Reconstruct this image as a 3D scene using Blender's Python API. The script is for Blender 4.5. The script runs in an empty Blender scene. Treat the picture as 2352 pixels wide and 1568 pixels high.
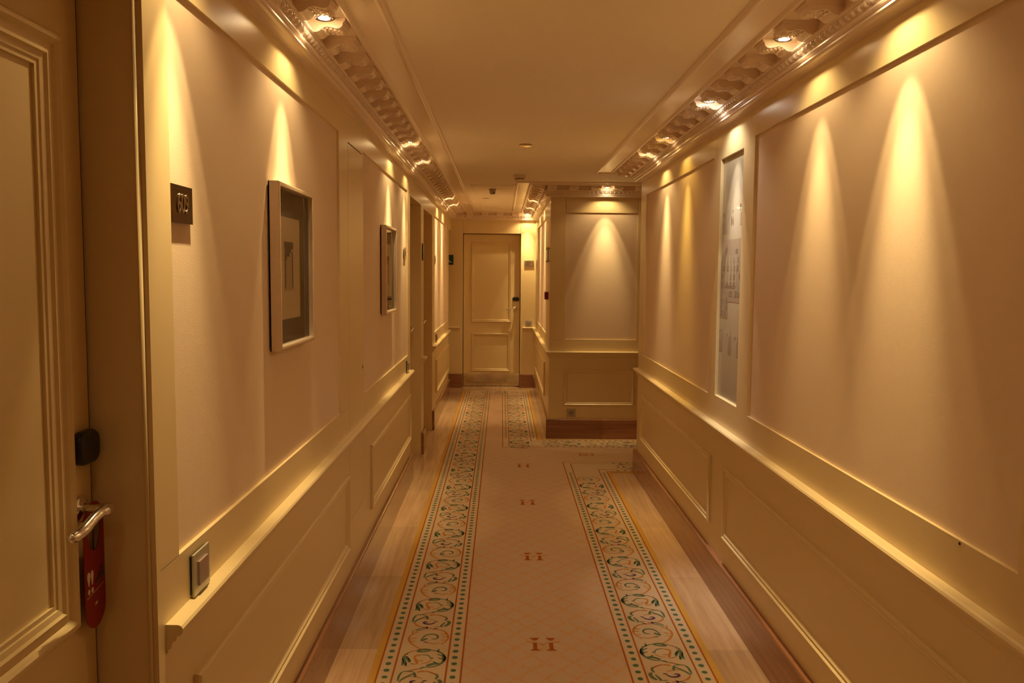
import bpy, bmesh, math, random
from mathutils import Vector, Matrix
random.seed(7)
PI = math.pi
scene = bpy.context.scene
COL = scene.collection

# ------------------------------------------------------------------ camera
CAM_H = 1.54
PITCH, YAW, ROLL, FOC = 0.0814440, 0.0121345, 0.0083966, 1920.0
cp, sp, cy, sy = math.cos(PITCH), math.sin(PITCH), math.cos(YAW), math.sin(YAW)
fw = Vector((sy*cp, cy*cp, -sp)); rt = Vector((cy, -sy, 0)); up = rt.cross(fw)
r2 = math.cos(ROLL)*rt + math.sin(ROLL)*up
u2 = -math.sin(ROLL)*rt + math.cos(ROLL)*up
cam_d = bpy.data.cameras.new('camera'); cam = bpy.data.objects.new('camera', cam_d); COL.objects.link(cam)
M = Matrix((( r2.x, u2.x, -fw.x, 0), (r2.y, u2.y, -fw.y, 0), (r2.z, u2.z, -fw.z, CAM_H), (0, 0, 0, 1)))
cam.matrix_world = M
cam_d.sensor_width = 36.0; cam_d.lens = FOC/2352.0*36.0
cam_d.clip_start = 0.02; cam_d.clip_end = 100
scene.camera = cam

# ------------------------------------------------------------------ world, colour management, light constants
w = bpy.data.worlds.new('world'); scene.world = w; w.use_nodes = True
w.node_tree.nodes['Background'].inputs[0].default_value = (0.30, 0.20, 0.10, 1)
w.node_tree.nodes['Background'].inputs[1].default_value = 0.02
vs = scene.view_settings
vs.view_transform = 'Standard'; vs.look = 'None'; vs.gamma = 1.0; vs.use_curve_mapping = False
vs.exposure = 1.6
scene.cycles.diffuse_bounces = 8
scene.cycles.glossy_bounces = 4
scene.cycles.max_bounces = 12
scene.cycles.sample_clamp_indirect = 3.0
scene.cycles.use_denoising = True
WARM = (1.0, 0.708, 0.305)
COOL = (1.0, 0.86, 0.66)
AMBER = (1.0, 0.64, 0.12)
CORE_W, BEAM_W, WIDE_W, FILL_W = 5.4, 23.0, 2.3, .085          # watts of the tight beam and of the spill of one halogen spotlight

# ------------------------------------------------------------------ plan of the place (metres, x right, y along the corridor)
XL, XR, YE, YB, XB, YS, Y0 = -0.68, 1.05, 11.19, 7.74, 0.44, 6.39, -3.0
ZW, ZC = 2.235, 2.344              # top of the panelling, ceiling
SIDE_X = 4.0

# ------------------------------------------------------------------ helpers
class MB:
    def __init__(s): s.v, s.f, s.m = [], [], []
    def add(s, vs_, fs_, mi=0):
        b = len(s.v); s.v += [tuple(p) for p in vs_]
        for f in fs_: s.f.append([b+i for i in f]); s.m.append(mi)
    def box(s, a, b, mi=0):
        x0, y0, z0 = [min(a[i], b[i]) for i in range(3)]; x1, y1, z1 = [max(a[i], b[i]) for i in range(3)]
        s.add([(x0,y0,z0),(x1,y0,z0),(x1,y1,z0),(x0,y1,z0),(x0,y0,z1),(x1,y0,z1),(x1,y1,z1),(x0,y1,z1)],
              [(0,3,2,1),(4,5,6,7),(0,1,5,4),(1,2,6,5),(2,3,7,6),(3,0,4,7)], mi)
    def build(s, name, mats, parent=None, smooth=False, fixn=True, bevel=0):
        me = bpy.data.meshes.new(name); me.from_pydata(s.v, [], s.f)
        mats = mats if isinstance(mats, (list, tuple)) else [mats]
        for m_ in mats: me.materials.append(m_)
        for p, mi in zip(me.polygons, s.m): p.material_index = mi; p.use_smooth = smooth
        if fixn:
            bm = bmesh.new(); bm.from_mesh(me); bmesh.ops.recalc_face_normals(bm, faces=bm.faces); bm.to_mesh(me); bm.free()
        o = bpy.data.objects.new(name, me); COL.objects.link(o)
        if parent is not None: o.parent = parent
        if bevel:
            bv = o.modifiers.new('bevel', 'BEVEL'); bv.width = bevel; bv.segments = 3; bv.limit_method = 'ANGLE'
        if smooth and not bevel:
            pass
        return o

def tag(o, label=None, cat=None, group=None, kind=None):
    if label: o['label'] = label
    if cat: o['category'] = cat
    if group: o['group'] = group
    if kind: o['kind'] = kind
    return o
def empty(name, loc=(0,0,0), rz=0.0):
    o = bpy.data.objects.new(name, None); COL.objects.link(o); o.location = loc; o.rotation_euler = (0,0,rz)
    o.empty_display_size = 0.05
    return o
def struct(o): o['kind'] = 'structure'; return o
def copy_tree(o, parent=None):
    c = o.copy(); COL.objects.link(c); c.parent = parent
    for ch in list(o.children): copy_tree(ch, c)
    return c

class Plane:
    """a wall face: u along it, z up, d out into the room"""
    def __init__(s, kind, at): s.k, s.at = kind, at
    def __call__(s, u, z, d=0.0):
        k = s.k
        if k == '+x': return (s.at+d, u, z)       # faces +x, u = y
        if k == '-x': return (s.at-d, u, z)
        if k == '-y': return (u, s.at-d, z)       # faces the camera, u = x
        if k == '+y': return (u, s.at+d, z)
PL, PR, PE, PBK, PF, PS = Plane('+x', XL), Plane('-x', XR), Plane('-y', YE), Plane('-y', YB), Plane('-x', XB), Plane('+y', YS)

def wall(name, P, u0, u1, z0, z1, holes, mat, t=0.12, parent=None):
    """solid wall slab with rectangular holes, from boxes on the grid of the hole edges"""
    us = sorted({u0, u1} | {min(max(h[i], u0), u1) for h in holes for i in (0, 1)})
    zs = sorted({z0, z1} | {min(max(h[i], z0), z1) for h in holes for i in (2, 3)})
    mb = MB()
    for a, b in zip(us, us[1:]):
        run = None
        for c, d in list(zip(zs, zs[1:])) + [(None, None)]:
            solid = c is not None and not any(h[0] <= (a+b)/2 <= h[1] and h[2] <= (c+d)/2 <= h[3] for h in holes)
            if solid: run = (run[0], d) if run else (c, d)
            elif run: mb.box(P(a, run[0], 0), P(b, run[1], -t)); run = None
    return mb.build(name, mat, parent)

def rect_frame(mb, P, u0, u1, z0, z1, prof, d0=0.0, mi=0):
    """mitred moulding round a rectangle; prof = (inward offset, height)"""
    n = len(prof); vs_ = []
    for (uu, zz, su, sz) in ((u0,z0,1,1),(u1,z0,-1,1),(u1,z1,-1,-1),(u0,z1,1,-1)):
        for s_, h in prof: vs_.append(P(uu+su*s_, zz+sz*s_, d0+h))
    fs = []
    for c in range(4):
        for i in range(n-1):
            a, b = c*n+i, c*n+i+1; c2, d2 = ((c+1)%4)*n+i+1, ((c+1)%4)*n+i
            fs.append((a, b, c2, d2))
    mb.add(vs_, fs, mi)
BOLECTION = [(0,0),(0,.010),(.005,.016),(.012,.017),(.017,.012),(.018,.008),(.023,.008),(.027,.011),(.031,.008),(.034,.003),(.036,0)]

def sweep_plan(mb, path, prof, closed_prof=False, mi=0, caps=True, z_first=False):
    """prof = (d, z): d is the distance from the path towards its right-hand side; corners are mitred"""
    pts = [Vector((p[0], p[1])) for p in path]; n = len(prof); m = len(pts); nor = []
    segn = []
    for a, b in zip(pts, pts[1:]):
        t_ = (b-a).normalized(); segn.append(Vector((t_.y, -t_.x)))
    for i in range(m):
        if i == 0: nor.append(segn[0])
        elif i == m-1: nor.append(segn[-1])
        else:
            s_ = segn[i-1]+segn[i]; nor.append(s_/(1+segn[i-1].dot(segn[i])))
    vs_ = [(pts[i].x+nor[i].x*d, pts[i].y+nor[i].y*d, z) for i in range(m) for d, z in prof]
    fs = []
    rng = n if closed_prof else n-1
    for i in range(m-1):
        for j in range(rng):
            k = (j+1) % n
            fs.append((i*n+j, i*n+k, (i+1)*n+k, (i+1)*n+j))
    mb.add(vs_, fs, mi)
    if caps:
        mb.add([vs_[j] for j in range(n)], [tuple(range(n))], mi)
        mb.add([vs_[(m-1)*n+j] for j in range(n)], [tuple(range(n))], mi)

def tube(mb, pts, rad, seg=14, mi=0, squash=1.0):
    pts = [Vector(p) for p in pts]; n = len(pts)
    rad = rad if isinstance(rad, (list, tuple)) else [rad]*n
    prev = None; vs_ = []
    for i, p in enumerate(pts):
        t_ = (pts[min(i+1, n-1)]-pts[max(i-1, 0)]).normalized()
        if prev is None:
            a = Vector((0, 0, 1)) if abs(t_.z) < .9 else Vector((1, 0, 0))
        else: a = prev
        x = (a - t_*a.dot(t_)).normalized(); y = t_.cross(x); prev = x
        for k in range(seg):
            an = 2*PI*k/seg; vs_.append(p + (x*math.cos(an)*squash + y*math.sin(an))*rad[i])
    fs = [(i*seg+k, i*seg+(k+1) % seg, (i+1)*seg+(k+1) % seg, (i+1)*seg+k) for i in range(n-1) for k in range(seg)]
    mb.add(vs_, fs + [tuple(range(seg)), tuple((n-1)*seg+k for k in range(seg))], mi)

def disc_lathe(mb, c, axis, prof, seg=28, mi=0):
    """prof = (radius, height along axis) revolved about axis through c"""
    ax = Vector(axis).normalized(); c = Vector(c)
    a = Vector((0, 0, 1)) if abs(ax.z) < .9 else Vector((1, 0, 0))
    x = (a-ax*a.dot(ax)).normalized(); y = ax.cross(x); n = len(prof)
    vs_ = [c + ax*h + (x*math.cos(2*PI*k/seg)+y*math.sin(2*PI*k/seg))*r for r, h in prof for k in range(seg)]
    fs = [(i*seg+k, i*seg+(k+1) % seg, (i+1)*seg+(k+1) % seg, (i+1)*seg+k) for i in range(n-1) for k in range(seg)]
    fs += [tuple(range(seg)), tuple((n-1)*seg+k for k in range(seg))]
    mb.add(vs_, fs, mi)

def smooth_pts(p, it=2):
    for _ in range(it):
        q = [p[0]]
        for a, b in zip(p, p[1:]):
            q += [tuple(a[i]*.75+b[i]*.25 for i in range(len(a))), tuple(a[i]*.25+b[i]*.75 for i in range(len(a)))]
        q.append(p[-1]); p = q
    return p

def prism(mb, poly, P, d0, d1, mi=0):
    """poly in (u, z) on wall plane P, extruded from d0 to d1"""
    n = len(poly)
    vs_ = [P(u, z, d0) for u, z in poly] + [P(u, z, d1) for u, z in poly]
    mb.add(vs_, [tuple(range(n)), tuple(range(n, 2*n))] + [(i, (i+1) % n, n+(i+1) % n, n+i) for i in range(n)], mi)
def rrect(u0, u1, z0, z1, r, n=5):
    pts = []
    for cx_, cz_, a0 in ((u1-r, z1-r, 0), (u0+r, z1-r, 90), (u0+r, z0+r, 180), (u1-r, z0+r, 270)):
        for k in range(n+1):
            a = math.radians(a0+90*k/n); pts.append((cx_+r*math.cos(a), cz_+r*math.sin(a)))
    return pts

# ------------------------------------------------------------------ materials
def mat(name, color, rough=.5, metal=0.0, noise=0.0, nscale=20.0, bump=0.0, bscale=400.0, spec=.5, emit=None, estr=0, coat=0.0):
    m = bpy.data.materials.new(name); m.use_nodes = True; nt = m.node_tree; b = nt.nodes['Principled BSDF']
    b.inputs['Base Color'].default_value = (*color, 1); b.inputs['Roughness'].default_value = rough
    b.inputs['Metallic'].default_value = metal; b.inputs['Specular IOR Level'].default_value = spec
    b.inputs['Coat Weight'].default_value = coat
    if emit: b.inputs['Emission Color'].default_value = (*emit, 1); b.inputs['Emission Strength'].default_value = estr
    if noise or bump:
        tc = nt.nodes.new('ShaderNodeNewGeometry')
    if noise:
        n = nt.nodes.new('ShaderNodeTexNoise'); n.inputs['Scale'].default_value = nscale; n.inputs['Detail'].default_value = 4
        nt.links.new(tc.outputs['Position'], n.inputs['Vector'])
        r = nt.nodes.new('ShaderNodeMapRange'); r.inputs[3].default_value = 1-noise; r.inputs[4].default_value = 1+noise
        nt.links.new(n.outputs[0], r.inputs[0])
        mx = nt.nodes.new('ShaderNodeVectorMath'); mx.operation = 'SCALE'; mx.inputs[0].default_value = color
        nt.links.new(r.outputs[0], mx.inputs['Scale']); nt.links.new(mx.outputs[0], b.inputs['Base Color'])
    if bump:
        n = nt.nodes.new('ShaderNodeTexNoise'); n.inputs['Scale'].default_value = bscale; n.inputs['Detail'].default_value = 2
        nt.links.new(tc.outputs['Position'], n.inputs['Vector'])
        bp = nt.nodes.new('ShaderNodeBump'); bp.inputs['Strength'].default_value = bump; bp.inputs['Distance'].default_value = .001
        nt.links.new(n.outputs[0], bp.inputs['Height']); nt.links.new(bp.outputs[0], b.inputs['Normal'])
    return m

def streak_mat(name, c1, c2, rough, axis='y', scale=9.0, plank=None):
    """vein-cut stone: long streaks along one axis, straight joints across"""
    m = bpy.data.materials.new(name); m.use_nodes = True; nt = m.node_tree; b = nt.nodes['Principled BSDF']
    g = nt.nodes.new('ShaderNodeNewGeometry'); mp = nt.nodes.new('ShaderNodeMapping')
    st = {'y': (scale*7, scale*.35, scale*7), 'h': (scale*.35, scale*.35, scale*9)}[axis]
    mp.inputs['Scale'].default_value = st
    nt.links.new(g.outputs['Position'], mp.inputs['Vector'])
    n = nt.nodes.new('ShaderNodeTexNoise'); n.inputs['Scale'].default_value = 1.0; n.inputs['Detail'].default_value = 6; n.inputs['Roughness'].default_value = .62
    nt.links.new(mp.outputs[0], n.inputs['Vector'])
    cr = nt.nodes.new('ShaderNodeValToRGB'); cr.color_ramp.elements[0].position = .33; cr.color_ramp.elements[1].position = .68
    cr.color_ramp.elements[0].color = (*c2, 1); cr.color_ramp.elements[1].color = (*c1, 1)
    nt.links.new(n.outputs[0], cr.inputs[0])
    # slab to slab tone change: step noise along the run
    s = nt.nodes.new('ShaderNodeSeparateXYZ'); nt.links.new(g.outputs['Position'], s.inputs[0])
    dv = nt.nodes.new('ShaderNodeMath'); dv.operation = 'DIVIDE'; dv.inputs[1].default_value = plank or .9
    nt.links.new(s.outputs[1 if axis == 'y' else 0], dv.inputs[0])
    fl = nt.nodes.new('ShaderNodeMath'); fl.operation = 'FLOOR'; nt.links.new(dv.outputs[0], fl.inputs[0])
    fx = nt.nodes.new('ShaderNodeMath'); fx.operation = 'GREATER_THAN'; fx.inputs[1].default_value = 0.2; nt.links.new(s.outputs[0], fx.inputs[0])
    ad = nt.nodes.new('ShaderNodeMath'); ad.operation = 'ADD'; nt.links.new(fl.outputs[0], ad.inputs[0]); nt.links.new(fx.outputs[0], ad.inputs[1])
    wn = nt.nodes.new('ShaderNodeTexWhiteNoise'); wn.noise_dimensions = '1D'; nt.links.new(ad.outputs[0], wn.inputs['W'])
    mr = nt.nodes.new('ShaderNodeMapRange'); mr.inputs[3].default_value = .84; mr.inputs[4].default_value = 1.12; nt.links.new(wn.outputs[0], mr.inputs[0])
    vm = nt.nodes.new('ShaderNodeVectorMath'); vm.operation = 'SCALE'
    nt.links.new(cr.outputs[0], vm.inputs[0]); nt.links.new(mr.outputs[0], vm.inputs['Scale']); nt.links.new(vm.outputs[0], b.inputs['Base Color'])
    b.inputs['Roughness'].default_value = rough
    return m

def carpet_mat():
    """pinkish cream pile with a faint orange lattice of ogee diamonds"""
    m = bpy.data.materials.new('carpet_field'); m.use_nodes = True; nt = m.node_tree; b = nt.nodes['Principled BSDF']
    N = nt.nodes.new; L = nt.links.new
    g = N('ShaderNodeNewGeometry')
    wob = N('ShaderNodeTexNoise'); wob.inputs['Scale'].default_value = 38; wob.inputs['Detail'].default_value = 3; L(g.outputs['Position'], wob.inputs['Vector'])
    wv = N('ShaderNodeVectorMath'); wv.operation = 'SCALE'; wv.inputs['Scale'].default_value = .022; L(wob.outputs['Color'], wv.inputs[0])
    ps = N('ShaderNodeVectorMath'); ps.operation = 'ADD'; L(g.outputs['Position'], ps.inputs[0]); L(wv.outputs[0], ps.inputs[1])
    s = N('ShaderNodeSeparateXYZ'); L(ps.outputs[0], s.inputs[0])
    def mth(op, a, b_=None):
        n = N('ShaderNodeMath'); n.operation = op
        for i, v in enumerate((a, b_)):
            if v is None: continue
            if isinstance(v, (int, float)): n.inputs[i].default_value = v
            else: L(v, n.inputs[i])
        return n.outputs[0]
    # the pattern sits so that its ovals line up with the monograms
    X = mth('DIVIDE', mth('SUBTRACT', s.outputs[0], .1805+.011), .113)
    Y = mth('DIVIDE', mth('SUBTRACT', s.outputs[1], 3.196+.011), .131)
    def line(t):
        fr = mth('FRACT', t); d = mth('ABSOLUTE', mth('SUBTRACT', fr, .5)); return d      # .5 on a line, 0 between
    l1 = line(mth('ADD', X, Y)); l2 = line(mth('SUBTRACT', X, Y))
    mxl = mth('MAXIMUM', l1, l2)
    mn = mth('MINIMUM', l1, l2)
    r1 = N('ShaderNodeMapRange'); r1.inputs[1].default_value = .34; r1.inputs[2].default_value = .47; L(mxl, r1.inputs[0])
    r2_ = N('ShaderNodeMapRange'); r2_.inputs[1].default_value = .30; r2_.inputs[2].default_value = .42; L(mn, r2_.inputs[0])
    f = mth('MAXIMUM', r1.outputs[0], r2_.outputs[0])
    brk = N('ShaderNodeTexNoise'); brk.inputs['Scale'].default_value = 90; brk.inputs['Detail'].default_value = 3; L(g.outputs['Position'], brk.inputs['Vector'])
    br = N('ShaderNodeMapRange'); br.inputs[1].default_value = .36; br.inputs[2].default_value = .60; L(brk.outputs[0], br.inputs[0])
    f2 = mth('MULTIPLY', mth('MULTIPLY', f, br.outputs[0]), .62)
    mx = N('ShaderNodeMix'); mx.data_type = 'RGBA'; L(f2, mx.inputs[0])
    mx.inputs[6].default_value = (.56, .405, .29, 1); mx.inputs[7].default_value = (.60, .29, .075, 1)
    L(mx.outputs[2], b.inputs['Base Color'])
    b.inputs['Roughness'].default_value = .95; b.inputs['Specular IOR Level'].default_value = .1; b.inputs['Sheen Weight'].default_value = .1
    bn = N('ShaderNodeTexNoise'); bn.inputs['Scale'].default_value = 700; L(g.outputs['Position'], bn.inputs['Vector'])
    bp = N('ShaderNodeBump'); bp.inputs['Strength'].default_value = .5; bp.inputs['Distance'].default_value = .002; L(bn.outputs[0], bp.inputs['Height']); L(bp.outputs[0], b.inputs['Normal'])
    return m

M_TRIM = mat('cream_paint', (.74, .60, .355), .32, noise=.015, nscale=3, bump=.02, bscale=60)
M_PAPER = mat('wall_fabric', (.78, .63, .49), .72, noise=.02, nscale=30, bump=.25, bscale=350, spec=.25)
M_CEIL = mat('ceiling_paint', (.90, .815, .70), .75, noise=.015, nscale=2, spec=.2)
M_PLAST = mat('cornice_plaster', (.80, .66, .54), .30, spec=.5)
M_BASE = streak_mat('brown_marble', (.38, .185, .105), (.24, .105, .052), .14, 'h', 4.0, .95)
M_FLOOR = streak_mat('beige_marble', (.66, .455, .285), (.50, .32, .19), .085, 'y', 5.0, .83)
M_CARPET = carpet_mat()
M_CBORD = mat('carpet_border_ground', (.57, .435, .30), .95, noise=.04, nscale=120, spec=.1)
M_CYEL = mat('carpet_gold', (.56, .32, .07), .95, noise=.08, nscale=90, spec=.1)
M_CORG = mat('carpet_orange', (.50, .205, .045), .95, noise=.2, nscale=250, spec=.1)
M_CRED = mat('carpet_rust', (.36, .10, .018), .95, noise=.15, nscale=250, spec=.1)
M_CGRN = mat('carpet_green', (.12, .165, .095), .95, noise=.35, nscale=300, spec=.1)
M_CTEAL = mat('carpet_teal', (.095, .15, .10), .95, noise=.3, nscale=300, spec=.1)
M_CPUR = mat('carpet_purple', (.11, .05, .13), .95, noise=.2, nscale=300, spec=.1)
M_CHROME = mat('chrome', (.80, .78, .76), .16, 1.0)
M_STEEL = mat('brushed_steel', (.66, .60, .52), .09, 1.0, noise=.04, nscale=200)
M_SILVER = mat('silver_frame', (.72, .60, .48), .33, .75, noise=.05, nscale=80)
M_BRONZE = mat('dark_bronze', (.17, .105, .06), .13, 1.0)
M_PLATE = mat('nickel_plate', (.50, .40, .32), .3, .9)
M_BRASS = mat('polished_brass', (.85, .66, .36), .2, 1.0)
M_BLACK = mat('black_plastic', (.012, .013, .012), .35)
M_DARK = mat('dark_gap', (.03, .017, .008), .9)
M_MAT = mat('grey_mount', (.14, .11, .09), .9, noise=.06, nscale=20)
M_IVORY = mat('ivory_mount', (.80, .68, .47), .9, noise=.02, nscale=90)
M_INK = mat('drawing_ink', (.12, .09, .06), .9, noise=.15, nscale=200)
M_SEPIA = mat('drawing_paper', (.60, .49, .32), .9, noise=.08, nscale=90)
M_RED = mat('red_card', (.27, .009, .009), .45)
M_REDBOX = mat('red_box', (.22, .006, .006), .4)
M_WHITE = mat('white_print', (.80, .72, .60), .6)
M_TAGINK = mat('dark_print', (.06, .05, .05), .6)
M_GREEN = mat('green_sign', (.012, .055, .032), .4)
M_SWGLASS = mat('frosted_glass_plate', (.42, .40, .32), .22, coat=.5)
M_SWKEY = mat('switch_key', (.34, .24, .21), .4)
M_PRINT = mat('frosted_print_glass', (.42, .385, .31), .22, noise=.06, nscale=9, coat=.3)
M_PINK1 = mat('print_grey', (.31, .255, .20), .3, noise=.2, nscale=60)
M_PINK2 = mat('print_dark_grey', (.20, .155, .12), .3, noise=.25, nscale=90)
M_PINK3 = mat('print_letter', (.17, .10, .08), .3)
M_PINK3B = mat('print_pale', (.40, .34, .26), .3, noise=.1, nscale=60)
M_CLAT = mat('carpet_pale_orange', (.55, .29, .09), .95, noise=.2, nscale=250, spec=.1)
M_DETECT = mat('detector_plastic', (.78, .66, .52), .45)
M_LAMP = mat('halogen_glass', (1, 1, 1), .3, emit=(1.0, .90, .95), estr=5)
M_WOODJ = mat('door_paint', (.72, .58, .33), .35, noise=.02, nscale=3)

def glass_pane_mat():
    m = bpy.data.materials.new('picture_glass'); m.use_nodes = True; nt = m.node_tree; nt.nodes.clear()
    o = nt.nodes.new('ShaderNodeOutputMaterial'); t_ = nt.nodes.new('ShaderNodeBsdfTransparent'); g = nt.nodes.new('ShaderNodeBsdfGlossy')
    g.inputs['Roughness'].default_value = .02; fr = nt.nodes.new('ShaderNodeFresnel'); fr.inputs[0].default_value = 1.5
    mx = nt.nodes.new('ShaderNodeMixShader'); nt.links.new(fr.outputs[0], mx.inputs[0]); nt.links.new(t_.outputs[0], mx.inputs[1]); nt.links.new(g.outputs[0], mx.inputs[2])
    nt.links.new(mx.outputs[0], o.inputs[0]); return m
M_GLASS = glass_pane_mat()

# ================================================================== SETTING
mb = MB(); mb.box((-1.9, Y0-.2, -.12), (SIDE_X+.2, YE+.6, 0)); floor = struct(mb.build('floor', M_FLOOR))
mb = MB(); mb.box((-1.9, Y0-.2, ZC), (SIDE_X+.2, YE+.6, ZC+.12)); ceiling = struct(mb.build('ceiling', M_CEIL))

def paper(P, u0, u1, z0, z1, parent):
    mb = MB(); mb.box(P(u0, z0, -.010), P(u1, z1, -.05)); return mb.build('wallpaper_panel', M_PAPER, parent)
def wains(P, u0, u1, z0, z1, parent):
    mb = MB(); rect_frame(mb, P, u0, u1, z0, z1, BOLECTION); return mb.build('wainscot_moulding', M_TRIM, parent, fixn=True)
G = .0022
# left wall -------------------------------------------------------
TL = .165
holesL = [(-2.8, .45, .94, 2.12), (.62, 1.62, -1, 2.105), (1.736, 3.52, .94, 2.12), (4.112, 6.03, .94, 2.12), (6.19, 7.012, -1, 2.10),
          (7.25, 8.125, -1, 2.085), (8.40, 10.46, .94, 2.105), (10.62, 11.4, -1, 2.085),
          (3.714, 3.718, .42, 2.10), (3.718, 4.112, 2.10, 2.1065), (3.718, 4.06, .4145, .418), (4.112-G, 4.112, .42, .94), (1.64, 1.736, .9385, .9405), (3.52, 3.718, .9392, .9405)]
wall_left = struct(wall('wall_left', PL, Y0, YE, 0, ZC, holesL, M_TRIM, TL))
for a in ((-2.8, .45, .94, 2.12), (1.736, 3.52, .94, 2.12), (4.112, 6.03, .94, 2.12), (8.40, 10.46, .94, 2.105)): paper(PL, *a, wall_left)
for a in ((-2.7, .40), (1.80, 3.64), (4.29, 6.13), (8.56, 10.52)): wains(PL, *a, .305, .645, wall_left)
# backing behind the seams of the concealed door
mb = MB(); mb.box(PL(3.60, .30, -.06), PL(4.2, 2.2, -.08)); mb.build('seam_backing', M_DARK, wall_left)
# niche at the far left end
mb = MB(); mb.box((-1.7, 10.50, 0), (XL-TL, 10.62, ZC)); mb.box((-1.82, 10.50, 0), (-1.70, YE+.12, ZC)); mb.box((-1.7, 10.62, 2.085), (XL-TL, YE, ZC)); struct(mb.build('wall_niche', M_TRIM))
# right wall -------------------------------------------------------
holesR = [(-2.8, 1.40, .94, 2.12), (1.64, 3.53, .94, 2.12), (3.685, 4.08, .945, 2.10), (4.21, 6.17, .94, 2.12),
          (3.60, 3.60+G, 2.10, 2.24), (4.155, 4.155+G, 2.10, 2.24), (1.52, 1.52+G, .94, 2.24)]
wall_right = struct(wall('wall_right', PR, Y0, YS, 0, ZC, holesR, M_TRIM))
for a in ((-2.8, 1.40), (1.64, 3.53), (4.21, 6.17)): paper(PR, *a, .94, 2.12, wall_right)
for a in ((-2.7, 1.35), (1.62, 3.83), (4.09, 6.17)): wains(PR, *a, .305, .645, wall_right)
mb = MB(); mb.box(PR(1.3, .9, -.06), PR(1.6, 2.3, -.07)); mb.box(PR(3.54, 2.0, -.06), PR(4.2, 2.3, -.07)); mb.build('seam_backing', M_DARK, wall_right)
# side passage wall, passage end, back wall
struct(wall('wall_passage', PS, XR+.12, SIDE_X, 0, ZC, [], M_TRIM))
mb = MB(); mb.box((SIDE_X, YS-.12, 0), (SIDE_X+.12, YB+.12, ZC)); struct(mb.build('wall_passage_end', M_TRIM))
mb = MB(); mb.box((XL-TL, Y0-.12, 0), (XR+.12, Y0, ZC)); struct(mb.build('wall_back', M_TRIM))
# projecting block: face towards us and its long side
holesB = [(.58, 1.245, .93, 2.10), (.58, .58+G, 2.10, 2.235), (1.245-G, 1.245, 2.10, 2.235), (.46, .58, .929, .930), (1.6, 3.8, .93, 2.10)]
wall_block = struct(wall('wall_center', PBK, XB, SIDE_X, 0, ZC, holesB, M_TRIM))
paper(PBK, .58, 1.245, .93, 2.10, wall_block); paper(PBK, 1.6, 3.8, .93, 2.10, wall_block)
wains(PBK, .578, 1.236, .312, .648, wall_block); wains(PBK, 1.6, 3.8, .312, .648, wall_block)
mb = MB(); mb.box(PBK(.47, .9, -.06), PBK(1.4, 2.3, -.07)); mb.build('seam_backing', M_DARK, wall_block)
wall_far = struct(wall('wall_far_right', PF, YB+.12, YE, 0, ZC, [(8.36, 10.5, .94, 2.10)], M_TRIM))
paper(PF, 8.36, 10.5, .94, 2.10, wall_far); wains(PF, 8.42, 10.85, .305, .645, wall_far)
# end wall
wall_end = struct(wall('wall_end', PE, -1.7, XB+.12, 0, ZC, [(-.53, .245, -1, 2.065), (-.53, -.53+.003, 2.065, 2.235), (.242, .245, 2.065, 2.235)], M_TRIM, .17))
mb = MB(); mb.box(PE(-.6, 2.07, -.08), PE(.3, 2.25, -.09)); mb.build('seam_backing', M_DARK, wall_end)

# chair rails, skirtings ------------------------------------------
RAIL = [(0,.822),(.026,.8215),(.032,.819),(.0355,.813),(.035,.806),(.031,.800),(.023,.797),(.021,.788),(.014,.785),(.012,.778),(.011,.772),(.005,.769),(.004,.763),(0,.760)]
BASE = [(0,0),(.023,0),(.023,.176),(.0205,.183),(.015,.186),(0,.186)]
def runs(name, prof, paths, m, first):
    for i, p in enumerate(paths):
        mb = MB(); sweep_plan(mb, p, prof, closed_prof=True); struct(mb.build(name % (first+i), m))
runs('trim_%d', RAIL, [[(XL, 1.655), (XL, 6.165)], [(XL, 7.04), (XL, 7.225)], [(XL, 8.15), (XL, 10.62)], [(XL, Y0), (XL, .58)]], M_TRIM, 1)
runs('trim_%d', RAIL, [[(-1.7, YE), (-.565, YE)], [(.275, YE), (XB, YE), (XB, YB), (SIDE_X, YB)], [(SIDE_X, YS), (XR, YS), (XR, Y0)]], M_TRIM, 5)
runs('baseboard_left_%d', BASE, [[(XL, Y0), (XL, .62)], [(XL, 1.62), (XL, 6.19)], [(XL, 7.012), (XL, 7.25)], [(XL, 8.125), (XL, 10.62)]], M_BASE, 1)
runs('baseboard_end_%d', BASE, [[(-1.7, YE), (-.53, YE)], [(.245, YE), (XB, YE), (XB, YB), (SIDE_X, YB)]], M_BASE, 1)
runs('baseboard_right_%d', BASE, [[(SIDE_X, YS), (XR, YS), (XR, Y0)]], M_BASE, 1)

# cornice ----------------------------------------------------------
CORN = [(0,2.231),(.003,2.231),(.003,2.2365),(.012,2.2375),(.026,2.238),(.034,2.2375),(.044,2.239),(.050,2.2435),(.0505,2.2485),(.047,2.2515),(.0475,2.254),(.054,2.256),(.0575,2.260),
        (.0575,2.264),(.0545,2.267),(.056,2.270),(.061,2.275),(.067,2.283),(.0695,2.289),(.075,2.2895),(.078,2.292),(.078,2.298),(.070,2.299),(.066,2.304),(.0645,2.312),(.064,2.336),(.184,2.336),
        (.186,2.329),(.192,2.3265),(.198,2.329),(.203,2.3335),(.208,2.3375),(.296,2.3385),(.302,2.333),(.309,2.3305),(.316,2.333),(.320,2.3375),(.323,2.3385),(.324,2.3445)]
CPATHS = [[(XL, Y0), (XL, YE), (XB, YE), (XB, YB), (SIDE_X, YB)], [(SIDE_X, YS), (XR, YS), (XR, Y0)]]
corn = []
for i, p in enumerate(CPATHS):
    mb = MB(); sweep_plan(mb, p, CORN, caps=False); o = struct(mb.build('trim_%d' % (11+i), M_PLAST)); corn.append(o)
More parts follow.
